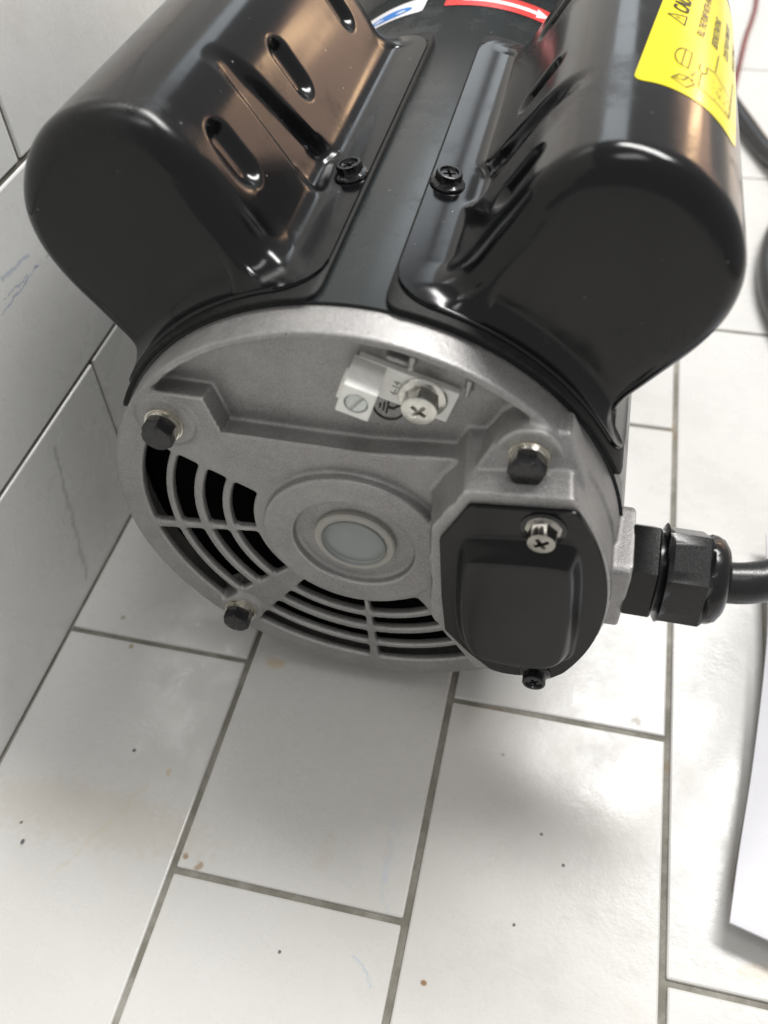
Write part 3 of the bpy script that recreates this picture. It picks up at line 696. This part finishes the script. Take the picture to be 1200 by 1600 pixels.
# --- earth lug in the recess
rt = math.radians(-18); ux, uz = math.cos(rt), math.sin(rt)
EX = Vector((ux, 0, uz)); EZ = Vector((-uz, 0, ux)); EY = Vector((0, 1, 0))
lc = Vector((14.0, 3.0, 55.5))
lug = link('earth_lug', box_mesh('earth_lug', lc, EX*13.2, EY*1.1, EZ*5.3, .35), MAT['tin'], pump, False)
bc = Vector((4.6, -2.9, 58.9))
blk = box_mesh('lug_block', bc, EX*4.3, EY*5.7, EZ*4.7, .45, 3)
hole = lathe_mesh('h', [(0, 0), (3.1, 0), (3.1, 12), (0, 12)], bc+Vector((0, -4.8, -.2)), (0, -1, 0), 40)
blk = boolean(blk, hole); link('lug_block', blk, MAT['tin'], lug, False)
link('wire_tail', box_mesh('wire_tail', bc+EX*-4.6+EZ*-.5, EX*.5, EY*3.0, EZ*2.6, .3), MAT['tin'], lug, False)
sc = lathe_mesh('s', [(0, 0), (2.95, 0), (2.95, 3.6), (2.5, 4.0), (0, 4.1)], bc+Vector((0, -1.6, -.2)), (0, -1, 0), 40)
sc = boolean(sc, box_mesh('c', bc+Vector((0, -5.6, -.2)), (EX*.35+EZ*.94)*4, EY*1.2, (EX*.94-EZ*.35)*.5, 0)); sharp(link('clamp_screw', sc, MAT['zinc'], lug), 30)
phillips('earth_screw', (18.9, 1.9, 53.9), (0, -1, 0), MAT['chrome'], lug, 6.2, 4.7, 5.2, True, .55, False, .66)
V, F = text_flat('6-14', 2.6)
Vt = np.array([tuple(lc+EX*(-1.2-v[1])+EZ*(-2.6+v[0])-EY*1.14) for v in V]); link('lug_lettering', pymesh('lug_lettering', Vt, F), MAT['symbol'], lug, False)

# --- cable gland
GY, GZ = .3, 1.7
def gx_(P): return [(r, 77.5+(x-78.8)*.90) for r, x in P]
gl = lathe('cable_gland', gx_([(6, 78.8), (14.0, 78.8), (14.2, 79.2), (14.2, 86.6), (13.7, 87.2), (11.2, 87.4), (11.0, 89.6), (6, 89.6)]), (0, GY, GZ), (1, 0, 0), MAT['plastic'], pump, 72, .22, [0, 1, 1, 1, 1, 0, 0, 0])
lathe('gland_nut', gx_([(7, 89.0), (13.2, 89.0), (14.0, 89.5), (14.2, 91.2), (14.2, 101.4), (13.6, 102.2), (12.55, 103.0), (12.4, 104.6), (11.6, 106.6), (9.8, 108.1), (7.4, 108.7), (6.2, 108.3), (6.0, 106)]), (0, GY, GZ), (1, 0, 0), MAT['plastic'], gl, 72, .30, [0, 0, 0, 1, 1, 1, 0, 0, 0, 0, 0, 0, 0])
lathe('gland_seal', gx_([(5.6, 105.8), (7.2, 106.4), (7.2, 108.9), (5.9, 109.4)]), (0, GY, GZ), (1, 0, 0), MAT['rubber'], gl, 40)

# ------------------------------------------------------------------ loose things
cz_ = FZ+6.0
CP = catmull([(98, GY, GZ), (106, GY, GZ), (113, GY+1.6, GZ+.2), (121, 6.5, GZ-.5), (131, 18, -4), (146, 42, -18), (164, 80, -46), (178, 128, cz_+3), (176, 170, cz_), (163, 215, cz_), (153.5, 262, cz_), (156, 305, cz_), (168, 342, cz_), (190, 362, cz_), (212, 352, cz_), (222, 318, cz_),
              (216, 300, cz_+4), (196, 330, cz_+13), (176, 372, cz_+7), (160, 410, cz_), (146, 452, cz_), (125, 520, cz_), (95, 600, cz_), (70, 700, cz_)], 14)
tag(link('power_cable', tube_mesh('power_cable', CP, 5.8, 24), MAT['cable']), 'thick black power cable leaving the gland and looping on the floor', 'cable')
RP = catmull([(118, 330, FZ+1.7), (136, 460, FZ+1.7), (145, 530, FZ+1.7), (153.4, 598, FZ+1.7), (159.6, 636, FZ+1.7), (164.6, 677, FZ+1.7), (168, 760, FZ+1.7), (160, 900, FZ+1.7)], 10)
tag(link('red_cord', tube_mesh('red_cord', RP, 1.7, 14), MAT['redcord']), 'thin dark red cord lying on the tiles behind the motor', 'cord')
# corner of a raised white card at the right
zt = FZ+10
edge = catmull([(124.2, -63.5), (127.55, -41.6), (132.55, -12.7), (138, 25.2), (140.7, 52), (142, 91)], 6)
out = [tuple(p) for p in edge]+[(260, 92), (262, -97)]
bx = thing('raised_card', 'corner of a white card raised above the tiles at right edge', 'box', W(170, 0, FZ))
def prism(name, P, z0, z1, mat, parent, bev):
    bm = bmesh.new(); vs = [bm.verts.new(W(x, y, z1)-W(170, 0, FZ)) for x, y in P]; f = bm.faces.new(vs)
    r = bmesh.ops.extrude_face_region(bm, geom=[f]); bmesh.ops.translate(bm, verts=[v for v in r['geom'] if isinstance(v, bmesh.types.BMVert)], vec=(0, 0, (z0-z1)*.001))
    bmesh.ops.recalc_face_normals(bm, faces=bm.faces)
    if bev:
        es = [e for e in bm.edges if e.calc_face_angle(0) > .5]; bmesh.ops.bevel(bm, geom=es, offset=bev*.001, segments=2, affect='EDGES', profile=.5)
    me = bpy.data.meshes.new(name); bm.to_mesh(me); bm.free(); return sharp(link(name, me, mat, parent), 40)
def inset_poly(P, d):
    c = np.mean(np.array(P), axis=0); return [tuple(np.array(p)+(c-np.array(p))/np.linalg.norm(c-np.array(p))*d) for p in P]
prism('card_sheet', out, zt-1.3, zt, MAT['box'], bx, .3)
prism('card_support', inset_poly(out, 13.0), FZ+.2, zt-1.35, MAT['cardshade'], bx, 0)  # assumed support under the card; brown-grey paints in the shadow gap
